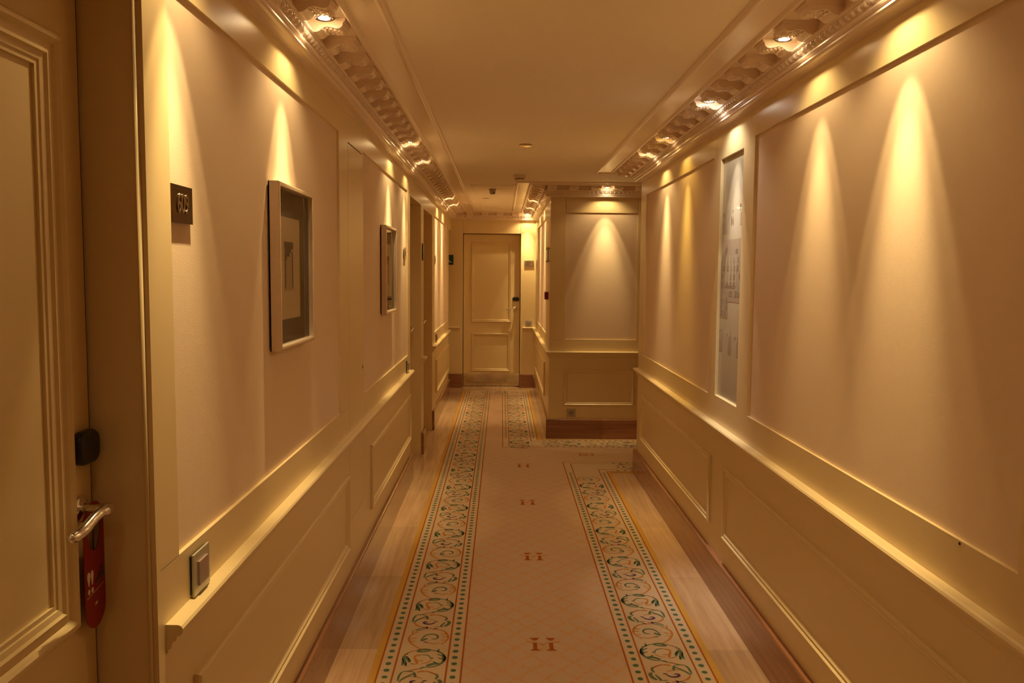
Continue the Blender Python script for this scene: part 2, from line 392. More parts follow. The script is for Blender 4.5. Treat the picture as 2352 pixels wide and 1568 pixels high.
# egg and dart: one pattern strip per cornice
def egg_strip(segs, parent):
    mb = MB(); P_ = .0395
    for (x0, y0), (x1, y1), s0, s1 in segs:
        d = Vector((x1-x0, y1-y0)); Ln = d.length; d.normalize(); nr = Vector((d.y, -d.x))
        k = int((Ln-s0-s1)/P_)
        off = s0 + (Ln-s0-s1-k*P_)/2
        for i in range(k):
            c = off + (i+.5)*P_
            base = Vector((x0, y0)) + d*c
            # egg: half ellipsoid leaning on the cyma
            def pt(a, b_, h):
                # a along, b_ up the slope (0..1), h height off the slope
                dd = .0555 + (.0695-.0555)*b_ + h*.80; zz = 2.2695 + .0195*b_ - h*.60
                q = base + d*a + nr*dd; return (q.x, q.y, zz)
            vs_ = []
            for r_, hh in ((1, 0), (.8, .0045), (.42, .0075)):
                for kk in range(8):
                    an = 2*PI*kk/8; vs_.append(pt(.0125*r_*math.cos(an), .52+.50*r_*math.sin(an)*(1 if math.sin(an) > 0 else 1.0), hh))
            vs_.append(pt(0, .52, .0085))
            fs = [(j*8+kk, j*8+(kk+1) % 8, (j+1)*8+(kk+1) % 8, (j+1)*8+kk) for j in (0, 1) for kk in range(8)] + [(16+kk, 16+(kk+1) % 8, 24) for kk in range(8)]
            mb.add(vs_, fs)
            a0 = P_/2
            mb.add([pt(a0-.0035, 1.0, .001), pt(a0+.0035, 1.0, .001), pt(a0, .05, .001), pt(a0, .75, .008)], [(0, 1, 3), (1, 2, 3), (2, 0, 3)])
    return mb.build('egg_and_dart', M_PLAST, parent, smooth=True)
egg_strip([((XL, .8), (XL, YE), 0, .08), ((XL, YE), (XB, YE), .08, .08), ((XB, YE), (XB, YB), .08, -.05), ((XB, YB), (2.4, YB), -.05, 0)], corn[0])
egg_strip([((2.4, YS), (XR, YS), 0, -.05), ((XR, YS), (XR, .8), -.05, 0)], corn[1])

# modillions -------------------------------------------------------
def modillion_mesh():
    mb = MB(); W = .0425
    side = [(.060,2.337),(.060,2.304),(.066,2.297),(.076,2.2935),(.088,2.2935),(.097,2.297),(.104,2.303),(.112,2.308),(.122,2.310),(.133,2.309),(.143,2.306),(.152,2.3045),(.161,2.306),(.168,2.311),(.171,2.318),(.171,2.337)]
    n = len(side)
    mb.add([(-W, d, z) for d, z in side] + [(W, d, z) for d, z in side], [tuple(range(n)), tuple(range(n, 2*n))] + [(i, (i+1) % n, n+(i+1) % n, n+i) for i in range(n)])
    mb.box((-W-.006, .062, 2.327), (W+.006, .179, 2.337)); mb.box((-W-.003, .062, 2.3225), (W+.003, .175, 2.327))
    # acanthus leaf lapping the underside: a midrib and scalloped lobes
    def blob(cx_, cd, cz, rx, rd, rz):
        vs_ = []; 
        for i in range(1, 5):
            th = PI*i/5
            for k in range(8):
                ph = 2*PI*k/8; vs_.append((cx_+rx*math.sin(th)*math.cos(ph), cd+rd*math.sin(th)*math.sin(ph), cz+rz*math.cos(th)))
        vs_ += [(cx_, cd, cz+rz), (cx_, cd, cz-rz)]
        fs = [(i*8+k, i*8+(k+1) % 8, (i+1)*8+(k+1) % 8, (i+1)*8+k) for i in range(3) for k in range(8)] + [(k, (k+1) % 8, 32) for k in range(8)] + [(24+k, 24+(k+1) % 8, 33) for k in range(8)]
        mb.add(vs_, fs)
    for cd, cz, sc in ((.108,2.304,1.0), (.121,2.308,.92), (.134,2.307,.84), (.147,2.304,.72), (.158,2.304,.55)):
        blob(0, cd, cz, .006, .009, .004)
        for sx in (-1, 1):
            blob(sx*.016*sc, cd+.002, cz+.0005, .010*sc, .0065, .0045); blob(sx*.031*sc, cd-.003, cz+.001, .008*sc, .0055, .0045)
    o = mb.build('modillion', M_PLAST); me = o.data
    bpy.data.objects.remove(o); return me
MOD = modillion_mesh()
def modillion(parent, x, y, rz):
    o = bpy.data.objects.new('modillion', MOD); COL.objects.link(o); o.location = (x, y, 0); o.rotation_euler = (0, 0, rz); o.parent = parent; return o
LP = .2027; L0 = 2.655          # left: lamp bays every LP, modillion half way between
RP = .2014; R0 = 2.824
LAMPS = []                      # (x, y, kind, label)
y = L0 + LP/2 - 9*LP
while y < YE-.13:
    if abs(y-1.76) > .09: modillion(corn[0], XL, y, -PI/2)
    y += LP
y = R0 + RP/2 - 10*RP
while y < YS+.20:
    modillion(corn[1], XR, y, PI/2); y += RP
x = XL+.30
for k in range(4): modillion(corn[0], XL+.245+k*.2, YE, PI)
FP = .2; y = YB - .115 + .0
while y < YE-.20: modillion(corn[0], XB, y, PI/2); y += .2
x = XB-.115+.10
x = .842-.2*4
while x < 2.4:
    if x > XB-.15: modillion(corn[0], x, YB, PI)
    x += .2
x = 1.15+.1
while x < 2.4: modillion(corn[1], x, YS, 0); x += .2

# ================================================================== SPOTLIGHTS
def spotlight(x, y, label, color=WARM, k=1.0, to=None, wide=1.0):
    to = to or ((-1, 0) if x < -.3 else (1, 0))
    t = empty('recessed_spotlight', (x, y, 2.319)); tag(t, label, 'spotlight', 'recessed spotlights along the cornice')
    mb = MB(); disc_lathe(mb, (0, 0, 0), (0, 0, -1), [(.0365,0),(.0365,.0015),(.033,.0035),(.026,.0035),(.0235,.001),(.022,.0005)]); mb.build('bezel', M_STEEL, t, smooth=True)
    mb = MB(); disc_lathe(mb, (0, 0, .0168), (0, 0, -1), [(.034,0),(.034,.017)]); mb.build('housing', M_PLAST, t, smooth=False)
    mb = MB(); disc_lathe(mb, (0, 0, 0), (0, 0, -1), [(.0215,.0005),(.0215,.001),(.0205,.001)]); mb.build('reflector_well', M_DARK, t)
    mb = MB(); disc_lathe(mb, (0, 0, 0), (0, 0, -1), [(.0185,.001),(.0175,.0025),(.012,.0035),(.004,.004)]); o = mb.build('bulb', M_LAMP, t, smooth=True)
    o['label'] = 'glowing bulb face'
    ld = bpy.data.lights.new('beam', 'SPOT'); ld.energy = CORE_W*k; ld.color = color; ld.spot_size = math.radians(44); ld.spot_blend = .3; ld.shadow_soft_size = .012
    lo = bpy.data.objects.new('beam', ld); COL.objects.link(lo); lo.location = (0, 0, -.008); lo.parent = t
    A = math.radians(7); lo.rotation_euler = (math.atan2(math.sin(A)*to[1], math.cos(A)), -math.sin(A)*to[0], 0)
    lb = bpy.data.lights.new('narrow_beam', 'SPOT'); lb.energy = BEAM_W*k; lb.color = color; lb.spot_size = math.radians(34); lb.spot_blend = 1.0; lb.shadow_soft_size = .012
    l4 = bpy.data.objects.new('narrow_beam', lb); COL.objects.link(l4); l4.location = (0, 0, -.008); l4.parent = t
    A = math.radians(7); l4.rotation_euler = (math.atan2(math.sin(A)*to[1], math.cos(A)), -math.sin(A)*to[0], 0)
    lw = bpy.data.lights.new('spill', 'SPOT'); lw.energy = WIDE_W*k*wide; lw.color = color; lw.shadow_soft_size = .010; lw.spot_size = math.radians(128); lw.spot_blend = .6
    lf = bpy.data.lights.new('glow', 'POINT'); lf.energy = FILL_W*k; lf.color = color; lf.shadow_soft_size = .012
    l3 = bpy.data.objects.new('glow', lf); COL.objects.link(l3); l3.location = (0, 0, -.014); l3.parent = t
    l2 = bpy.data.objects.new('spill', lw); COL.objects.link(l2); l2.location = (0, 0, -.014); l2.parent = t
    return t
LX, RX = XL+.125, XR-.125
spotlight(LX, 1.76, 'recessed spotlight in the left cornice above the dark door number plate')
spotlight(LX, L0, 'recessed spotlight in the left cornice above the nearer framed drawing')
spotlight(LX, L0+12*LP, 'recessed spotlight in the left cornice above the farther framed drawing', k=.9)
spotlight(LX, L0+16*LP, 'recessed spotlight in the left cornice just before the first recessed doorway', k=.8)
spotlight(LX, L0+30*LP, 'recessed spotlight in the left cornice just beyond the second recessed doorway', k=1.2)
spotlight(LX, L0+34*LP, 'farthest recessed spotlight in the left cornice', k=1.3)
spotlight(RX, R0-3*RP, 'recessed spotlight in the right cornice nearest the camera', k=1.15)
spotlight(RX, R0, 'recessed spotlight in the right cornice, second from the camera', k=.75)
spotlight(RX, R0+5*RP, 'cool white recessed spotlight above the tall printed glass panel', COOL, k=1.1)
spotlight(RX, R0+10*RP, 'amber recessed spotlight in the right cornice beyond the tall printed panel', AMBER, k=.5)
spotlight(RX, R0+13*RP, 'last recessed spotlight in the right cornice before the side passage', k=.95)
spotlight(.942, YB-.125, 'recessed spotlight above the facing wall of the projecting block', k=.85, to=(0, 1))
spotlight(1.95, YB-.125, 'unseen recessed spotlight added in the side passage cornice', k=.8, to=(0, 1))  # out-of-frame lamp, added to light the passage carpet
spotlight(XB-.125, YB-.115+.2*6+.1, 'recessed spotlight on the far right wall, nearer of two', k=1.1)
spotlight(XB-.125, YB-.115+.2*11+.1, 'recessed spotlight on the far right wall, farther of two', k=1.1)
spotlight(.325, YE-.125, 'recessed spotlight above the number plate beside the end door', k=1.2, to=(0, 1))
spotlight(LX, .35, 'recessed spotlight in the left cornice before the nearest door', k=.3)
spotlight(LX, -1.4, 'unseen recessed spotlight added in the left cornice behind the camera', k=.4)  # lamps behind the camera are unseen, added for ambient light
spotlight(RX, -.6, 'unseen recessed spotlight added in the right cornice behind the camera', k=.25)
spotlight(RX, -1.9, 'rearmost unseen recessed spotlight added in the right cornice behind the camera', k=.4)

# ================================================================== DOORS
DOORM = [(0,0),(0,.010),(.006,.016),(.014,.017),(.020,.012),(.024,.006),(.034,.005),(.036,.009),(.042,.010),(.046,.005),(.056,.003),(.058,-.001),(.064,-.004),(.066,-.006)]
def lever(parent, P, u, z, dirn, scale=1.0, m=M_CHROME):
    """rose, neck and S-curved lever; dirn = sign of u towards which the lever points"""
    mb = MB(); c = P(u, z, 0); ax = Vector(P(u, z, 1))-Vector(c)
    disc_lathe(mb, c, ax, [(.026,0),(.026,.004),(.024,.008),(.018,.010),(.011,.012)])
    prism(mb, rrect(u-.02, u+.02, z-.026, z+.026, .018), P, 0, .007); r = mb.build('door_handle', m, parent, smooth=False, bevel=.0015)
    pts = [P(u, z, .008), P(u, z, .030), P(u-dirn*.001, z, .046), P(u+dirn*.006, z+.001, .058), P(u+dirn*.020, z+.004, .062), P(u+dirn*.040, z+.005, .060), P(u+dirn*.062, z-.002, .057),
           P(u+dirn*.082, z-.012, .054), P(u+dirn*.102, z-.017, .052), P(u+dirn*.122, z-.017, .050), P(u+dirn*.130, z-.016, .049)]
    rad = [.0095,.0090,.0105,.0115,.0110,.0095,.0095,.0105,.0105,.0080,.0035]
    mb = MB(); tube(mb, smooth_pts(pts, 2), [rad[min(10, int(i/(len(smooth_pts(pts,2))-1)*10+.5))] for i in range(len(smooth_pts(pts, 2)))], 16, squash=1.0)
    lv = mb.build('lever', m, r, smooth=True)
    mb = MB(); disc_lathe(mb, P(u, z, .058), ax, [(.0118,-.006),(.0118,.004),(.0095,.0065),(.004,.0075)]); mb.build('lever_cap', m, r, smooth=True)
    return r
def card_lock(parent, P, u0, u1, z0, z1):
    mb = MB(); prism(mb, rrect(u0, u1, z0, z1, .022, 7), P, 0, .022); return mb.build('card_lock', M_BLACK, parent, bevel=.007)
def door(name, P, u0, u1, ztop, d, panels, mould=DOORM):
    """leaf in its rebate; panels = list of (u0, u1, z0, z1)"""
    t = empty(name, P((u0+u1)/2, 0, d)); struct(t); inv = Matrix.Translation(-Vector(t.location))
    def fin(o): o.matrix_parent_inverse = inv; return o
    mb = MB(); g = .0075
    us = [u0+g] + sorted({p[i] for p in panels for i in (0, 1)}) + [u1-g]
    mb.box(P(u0+g, .006, d-.030), P(u1-g, ztop-g, d-.040))
    a = panels[0][0]+mould[-1][0]; b = panels[0][1]-mould[-1][0]
    zs = sorted([.006] + [v for p in panels for v in (p[2]+mould[-1][0], p[3]-mould[-1][0])] + [ztop-g])
    mb.box(P(u0+g, .006, d-.030), P(a, ztop-g, d)); mb.box(P(b, .006, d-.030), P(u1-g, ztop-g, d))
    for i in range(0, len(zs), 2): mb.box(P(a, zs[i], d-.030), P(b, zs[i+1], d))
    for p in panels: mb.box(P(a, p[2]+mould[-1][0], d-.030), P(b, p[3]-mould[-1][0], d-.006))
    leaf = fin(mb.build('leaf', M_WOODJ, t))
    for p in panels:
        mb = MB(); rect_frame(mb, P, *p, mould, d0=d); fin(mb.build('panel_moulding', M_WOODJ, t))
    mb = MB(); mb.box(P(u0-.03, 0, d-.046), P(u1+.03, ztop+.03, d-.06)); fin(mb.build('rebate', M_DARK, t))
    return t, fin
PD = Plane('+x', XL-.12)                      # face of the left-hand door leaves
# nearest door
d1, fin = door('door_1', PL, .62, 1.62, 2.105, -.12, [(.715, 1.532, .87, 1.955), (.715, 1.532, .16, .74)])
h = fin(lever(d1, PD, 1.562, 1.088, -1)); fin(card_lock(d1, PD, 1.538, 1.614, 1.172, 1.236))
mb = MB(); tube(mb, [(XL-.014, 1.6175, 0.187), (XL-.014, 1.6175, 2.10)], .0042, 8); fin(mb.build('edge_bead', M_TRIM, d1, smooth=True))
mb = MB(); mb.box(PL(1.6128, .006, -.1225), PL(1.6198, 2.10, -.150)); fin(mb.build('gap_shade_strip', M_DARK, d1))  # black strip set in the leaf gap so its shade reads as a line
# concealed cupboard door
d2 = empty('door_2', PL(3.9, 0, 0)); struct(d2)
mb = MB(); disc_lathe(mb, PL(4.075, 1.078, 0), (1, 0, 0), [(.009,-.004),(.009,.0012),(.007,.002),(.005,.002)]); o = mb.build('keyhole', M_BRONZE, d2, smooth=True); o.matrix_parent_inverse = Matrix.Translation(-Vector(d2.location))
# two recessed doorways on the left
d3, fin = door('door_3', PL, 6.19, 7.012, 2.10, -.12, [(6.29, 6.92, .88, 1.95), (6.29, 6.92, .20, .74)], BOLECTION); fin(lever(d3, PD, 6.95, 1.075, -1)); fin(card_lock(d3, PD, 6.92, 7.0, 1.17, 1.23))
d4, fin = door('door_4', PL, 7.25, 8.125, 2.085, -.12, [(7.36, 8.02, .88, 1.95), (7.36, 8.02, .20, .74)], BOLECTION); fin(lever(d4, PD, 8.06, 1.075, -1)); fin(card_lock(d4, PD, 8.02, 8.10, 1.17, 1.23))
# end door
PED = Plane('-y', YE+.13)
d5, fin = door('door_5', PE, -.53, .245, 2.065, -.13, [(-.419, .124, .876, 1.953), (-.412, .114, .208, .728)], BOLECTION)
fin(lever(d5, PED, .178, 1.068, -1)); fin(card_lock(d5, PED, .138, .228, 1.166, 1.220))
mb = MB(); mb.box(PED(-.522, .010, 0), PED(.238, .182, .003)); o = fin(mb.build('kick_plate', M_STEEL, d5)); o['label'] = 'polished steel kick plate'
for z0_, m_ in ((.25, None),):
    mb = MB(); tube(mb, [PE(.2445, .0, -.004), PE(.2445, 2.06, -.004)], .003, 6); fin(mb.build('edge_strip', M_STEEL, d5))

# door tag hanging on the nearest lever ----------------------------
tg = empty('door_tag', PD(1.58, 1.08, .014)); tag(tg, 'red do not disturb tag hanging from the chrome lever of the nearest door', 'door tag')
inv = Matrix.Translation(-Vector(tg.location))
mb = MB()
u0_, u1_, zt, zb = 1.540, 1.618, 1.098, .852
cu = (u0_+u1_)/2
outer = []; R = (u1_-u0_)/2
for k in range(13): a = PI*k/12; outer.append((cu+R*.72*math.cos(a), zt-.03+R*.9*math.sin(a)))
outer = [(u1_, 1.0)] + outer + [(u0_, 1.0)]
outer = [(u1_, .885)] + outer + [(u0_, .885)]
for k in range(1, 12): a = PI+PI*k/12; outer.append((cu+R*math.cos(a), .885+R*.9*math.sin(a)))
# sheet with an oval hole: ring between outline resampled by angle and hole, plus lower body
hole = [(cu+.024*math.cos(2*PI*k/32), 1.043+.040*math.sin(2*PI*k/32)) for k in range(32)]
up_out = []
def up_edge(a):
    # outline of the upper part (z > .985) seen from the hole centre
    dx, dz = math.cos(a), math.sin(a); best = None
    poly = [(u1_, .985), (u1_, 1.02)] + [(cu+R*math.cos(PI*k/12), 1.06+R*.98*math.sin(PI*k/12)) for k in range(13)] + [(u0_, 1.02), (u0_, .985)]
    for p, q in zip(poly, poly[1:]+poly[:1]):
        ex, ez = q[0]-p[0], q[1]-p[1]; den = dx*ez-dz*ex
        if abs(den) < 1e-12: continue
        t_ = ((p[0]-cu)*ez-(p[1]-1.043)*ex)/den; s_ = ((p[0]-cu)*dz-(p[1]-1.043)*dx)/den
        if t_ > 0 and -1e-6 <= s_ <= 1+1e-6 and (best is None or t_ < best): best = t_
    return (cu+dx*best, 1.043+dz*best)
ring = [up_edge(2*PI*k/32) for k in range(32)]
for dd in (.018, .0192):
    vs_ = [PD(u, z, dd) for u, z in ring+hole]; mb.add(vs_, [(k, (k+1) % 32, 32+(k+1) % 32, 32+k) for k in range(32)])
low = [(u0_, .985), (u1_, .985), (u1_, .89)] + [(cu+R*math.cos(-PI*k/12), .89-R*1.0*math.sin(PI*k/12)) for k in range(1, 12)] + [(u0_, .89)]
prism(mb, low, PD, .018, .0192)
o = mb.build('tag_card', M_RED, tg); o.matrix_parent_inverse = inv
def deco(nm, m, polys, d0=.0194, d1=.0200):
    mb = MB()
    for pl in polys: prism(mb, pl, PD, d0, d1)
    o = mb.build(nm, m, tg); o.matrix_parent_inverse = inv; return o
def ell(cu_, cz_, ru, rz, n=14): return [(cu_+ru*math.cos(2*PI*k/n), cz_+rz*math.sin(2*PI*k/n)) for k in range(n)]
excl = []
for c_ in (1.553, 1.566):
    excl.append([(c_-.0012, .940), (c_+.0012, .940), (c_+.0055, .958), (c_+.0045, .965), (c_, .968), (c_-.0045, .965), (c_-.0055, .958)]); excl.append(ell(c_, .929, .0042, .0055))
deco('exclamation_marks', M_WHITE, excl)
deco('pictogram', M_TAGINK, [[(1.578, .937), (1.612, .945), (1.612, .952), (1.578, .944)], [(1.592, .948), (1.610, .952), (1.610, .966), (1.602, .966), (1.600, .957), (1.592, .955)]])
deco('printed_line', M_WHITE, [[(1.545, .917), (1.612, .929), (1.612, .9295), (1.545, .9178)]])
deco('small_emblem', M_WHITE, [[(1.574, .899), (1.586, .902), (1.583, .899), (1.584, .895), (1.580, .898), (1.576, .894), (1.577, .898)]])

# ================================================================== CARPET
cm = [M_CARPET, M_CBORD, M_CYEL, M_CORG, M_CRED, M_CGRN, M_CTEAL, M_CPUR, M_CLAT]
CI = {'org': 3, 'red': 4, 'grn': 5, 'pur': 7}
mb = MB(); zc = .004
OA = [(-.470, Y0), (-.470, 10.915), (.336, 10.915), (.336, 7.635), (SIDE_X, 7.635)]
OB = [(SIDE_X, 6.412), (.828, 6.412), (.828, Y0)]
def rect(x0, y0, x1, y1, z, mi): mb.add([(x0,y0,z),(x1,y0,z),(x1,y1,z),(x0,y1,z)], [(0,1,2,3)], mi)
W = .026
rect(-.470, Y0, .828, 6.412, zc, 0); rect(-.470, 6.412, SIDE_X, 7.635, zc, 0); rect(-.470, 7.635, .336, 10.915, zc, 0)
def band(path, d0, d1, z, mi): sweep_plan(mb, path, [(d0, z), (d1, z)], mi=mi, caps=False)
def wavy(path, d, wd, z, mi, amp=.0012):
    """a woven line: slightly unsteady edges on the straight runs"""
    pts = [Vector(p) for p in path]
    for a, b in zip(pts, pts[1:]):
        pass
    band(path, d-wd/2, d+wd/2, z, mi)
for path, ymax in ((OA, None), (OB, None)):
    band(path, -W, .0, zc+.0001, 2)
    sweep_plan(mb, path, [(-W, 0.0), (-W, zc+.0001)], mi=2, caps=False)
    band(path, 0, .325, zc+.0003, 1)
    for d in (.002, .061, .264, .322): wavy(path, d, .0072, zc+.0007, 4)
def dots(a, b, s0, s1, rng):
    a, b = Vector(a), Vector(b); t_ = (b-a).normalized(); nr = Vector((t_.y, -t_.x)); Ln = (b-a).length
    s = s0; P_ = .0548
    while s < Ln-s1:
        for d in (.0325, .291):
            wj = .0115+random.uniform(-.0008, .0008); hj = .0125+random.uniform(-.001, .001)
            pts = []
            for k in range(8):
                an = 2*PI*k/8+.39; pts.append(a+t_*(s+hj*math.sin(an)*1.05)+nr*(d+wj*math.cos(an)*1.05))
            mb.add([(p.x, p.y, zc+.0007) for p in pts], [tuple(range(8))], 6)
        s += P_
STROKES = [('org',.006,[(.155,.741),(.208,.739),(.24,.709),(.255,.663),(.247,.623),(.226,.59)]),('grn',.003,[(.108,.717),(.129,.732),(.155,.741)]),('org',.003,[(.225,.606),(.196,.592),(.163,.611)]),('grn',.006,[(.14,.628),(.148,.662),(.161,.685),(.185,.691),(.205,.68),(.211,.657),(.199,.64),(.184,.642)]),('grn',.008,[(.14,.625),(.152,.634),(.164,.648)]),('pur',.004,[(.152,.611),(.171,.609)]),('org',.006,[(.124,.711),(.098,.69),(.087,.667),(.088,.633),(.102,.6),(.126,.567),(.149,.548)]),('org',.004,[(.091,.642),(.11,.645),(.12,.656)]),('org',.004,[(.1,.616),(.117,.622)]),('org',.004,[(.097,.726),(.098,.69)]),('org',.004,[(.218,.686),(.233,.686),(.243,.701)]),('org',.004,[(.226,.66),(.241,.663),(.251,.672)]),('org',.004,[(.223,.629),(.24,.635)]),('red',.003,[(.149,.548),(.109,.523),(.09,.502),(.083,.47),(.083,.455)]),('grn',.009,[(.084,.481),(.092,.445),(.1,.404)]),('grn',.008,[(.092,.486),(.105,.46),(.115,.429)]),('grn',.005,[(.082,.465),(.089,.429),(.086,.404)]),('grn',.005,[(.102,.471),(.117,.442)]),('grn',.006,[(.085,.497),(.102,.505)]),('grn',.004,[(.101,.434),(.104,.397)]),('grn',.01,[(.134,.524),(.159,.548),(.191,.538)]),('grn',.006,[(.136,.521),(.165,.524),(.188,.532)]),('grn',.006,[(.191,.538),(.217,.53),(.239,.509),(.254,.472),(.248,.436),(.23,.405),(.202,.39),(.182,.39)]),('grn',.011,[(.24,.498),(.251,.467),(.246,.438)]),('grn',.005,[(.221,.549),(.22,.519)]),('grn',.011,[(.183,.4),(.21,.42),(.233,.42)]),('grn',.005,[(.207,.438),(.22,.425)]),('grn',.004,[(.219,.503),(.237,.487)]),('grn',.004,[(.223,.469),(.247,.459)]),('red',.003,[(.163,.38),(.134,.367),(.115,.357)]),('grn',.006,[(.161,.375),(.17,.387),(.182,.39)]),('org',.007,[(.128,.471),(.133,.489),(.153,.495)]),('grn',.003,[(.153,.498),(.18,.495),(.196,.471)]),('grn',.006,[(.191,.466),(.207,.466)]),('org',.008,[(.129,.471),(.141,.44),(.146,.415)]),('org',.004,[(.143,.445),(.168,.443)]),('org',.003,[(.159,.42),(.183,.425),(.202,.456)]),('red',.003,[(.119,.419),(.14,.414)]),('grn',.006,[(.086,.278),(.086,.325),(.095,.35)]),('grn',.004,[(.095,.352),(.115,.357),(.141,.35)]),('grn',.008,[(.142,.345),(.15,.307)]),('grn',.006,[(.142,.34),(.119,.316),(.101,.294),(.092,.271)]),('org',.003,[(.119,.311),(.148,.316),(.18,.297)]),('org',.006,[(.094,.268),(.107,.241),(.127,.227)]),('red',.003,[(.127,.227),(.149,.218),(.176,.216)]),('org',.008,[(.154,.345),(.165,.357),(.183,.353)]),('red',.004,[(.183,.359),(.216,.341),(.233,.317)]),('grn',.007,[(.226,.336),(.236,.312),(.227,.293)]),('grn',.01,[(.237,.288),(.249,.279),(.244,.251),(.229,.232)]),('grn',.006,[(.228,.274),(.213,.237),(.218,.225)]),('grn',.003,[(.187,.227),(.214,.228)]),('pur',.008,[(.154,.278),(.138,.28),(.135,.266),(.15,.255),(.171,.255),(.184,.271)]),('pur',.005,[(.179,.278),(.196,.283)]),('grn',.004,[(.106,.193),(.125,.211),(.146,.218)]),('pur',.006,[(.146,.213),(.158,.227)]),('pur',.004,[(.152,.223),(.156,.207)]),('pur',.005,[(.181,.205),(.2,.212)])]
def scroll(place):
    """one repeat of the scrolling border, place(u, v) -> point; u across the band, v along it"""
    for c, wd, pts in STROKES:
        p = smooth_pts([(q[0], q[1]) for q in pts], 2) if len(pts) > 2 else [pts[0], tuple((pts[0][i]+pts[1][i])/2 for i in (0, 1)), pts[1]]
        n = len(p); L_, R_ = [], []
        for i in range(n):
            a, b = p[max(i-1, 0)], p[min(i+1, n-1)]; tx, ty = b[0]-a[0], b[1]-a[1]; l_ = math.hypot(tx, ty) or 1
            h_ = (wd*.66+.0008)*(.35+.65*math.sin(PI*min(.97, max(.03, (i+.35)/(n-.3)))))
            L_.append(place(p[i][0]-ty/l_*h_, p[i][1]+tx/l_*h_)); R_.append(place(p[i][0]+ty/l_*h_, p[i][1]-tx/l_*h_))
        z = zc+.0008+.0001*(c in ('grn', 'pur'))
        vs_ = [(q[0], q[1], z) for q in L_+R_]
        mb.add(vs_, [(i, i+1, n+i+1, n+i) for i in range(n-1)], CI[c])
        if c == 'grn' and wd > .007:      # feathered edge of the leaves
            for i in range(1, n-1, 2):
                q0 = p[i]; a, b = p[i-1], p[i+1]; tx, ty = b[0]-a[0], b[1]-a[1]; l_ = math.hypot(tx, ty) or 1
                for sg in (-1, 1):
                    e = (q0[0]+sg*(-ty/l_)*wd*1.15+tx/l_*wd*.6, q0[1]+sg*(tx/l_)*wd*1.15+ty/l_*wd*.6)
                    mb.add([(*place(q0[0]-tx/l_*.0015, q0[1]-ty/l_*.0015), z+.0001), (*place(q0[0]+tx/l_*.0015, q0[1]+ty/l_*.0015), z+.0001), (*place(*e), z+.0001)], [(0, 1, 2)], 5)
PER = .536
def scrolls(a, t_, nr, v0, v1, phase, rev=False):
    """a = point on the outer line, t_ direction in which v grows"""
    a, t_, nr = Vector(a), Vector(t_), Vector(nr)
    k = math.floor((v0-phase)/PER)
    while phase+k*PER < v1:
        base = phase+k*PER
        if base+.15 > v0 and base+.74 < v1+.1:
            scroll(lambda u, v: tuple(a+t_*(base+v)+nr*u))
        k += 1
# phase: origin of the traced strokes is Y = 3.30
scrolls((-.470, 0), (0, 1), (1, 0), .9, 10.75, 3.30)
scrolls((.828, 0), (0, 1), (-1, 0), .9, 6.35, 3.36)
scrolls((.336, 0), (0, 1), (-1, 0), 7.19, 10.85, 3.30)
scrolls((0, 10.915), (1, 0), (0, -1), -.33, .22, -.48)
scrolls((0, 7.635), (1, 0), (0, -1), .30, 3.2, .17)
scrolls((0, 6.412), (1, 0), (0, 1), .86, 3.2, .72)
dots((-.470, .9), (-.470, 10.915), .036, .06, None); dots((-.470, 10.915), (.336, 10.915), .06, .06, None); dots((.336, 10.915), (.336, 7.635), .06, .06, None); dots((.336, 7.635), (3.0, 7.635), .06, 0, None)
dots((3.0, 6.412), (.828, 6.412), 0, .06, None); dots((.828, 6.412), (.828, .9), .06, 0, None)
def monogram(cx_, cy_, ux, uy):
    """letter H with detached serifs, up = (ux, uy)"""
    rx, ry = uy, -ux
    def q(a, b): return (cx_+rx*a+ux*b, cy_+ry*a+uy*b, zc+.0007)
    for s in (-1, 1):
        c_ = s*.0335
        mb.add([q(c_-.0088, -.045), q(c_+.0088, -.045), q(c_+.0082, .012), q(c_-.0082, .012)], [(0,1,2,3)], 4)
        mb.add([q(c_-.021, -.060), q(c_+.021, -.060), q(c_+.021, -.0555), q(c_+.0088, -.045), q(c_-.0088, -.045), q(c_-.021, -.0555)], [(0,1,2,3,4,5)], 4)
        mb.add([q(c_-.021, .060), q(c_+.021, .060), q(c_+.007, .036), q(c_-.007, .036)], [(0,1,2,3)], 4)
        mb.add([q(s*.070, .030), q(s*.073, .020), q(s*.012, .008), q(s*.010, .016)], [(0,1,2,3)], 8)
    mb.add([q(-.012, .012), q(0, .004), q(.012, .012), q(.010, -.008), q(0, -.018), q(-.010, -.008)], [(0,1,2,3,4,5)], 8)
for k in range(-1, 4): monogram(.1805, 3.360+k*1.079, 0, 1)
for k in range(0, 3): monogram(.727+k*1.079, 6.99+.03, 1, 0)
carpet = mb.build('carpet_runner', cm, fixn=False)
tag(carpet, 'cream carpet runner with green scroll border and rust monograms, inset in the marble floor', 'carpet')

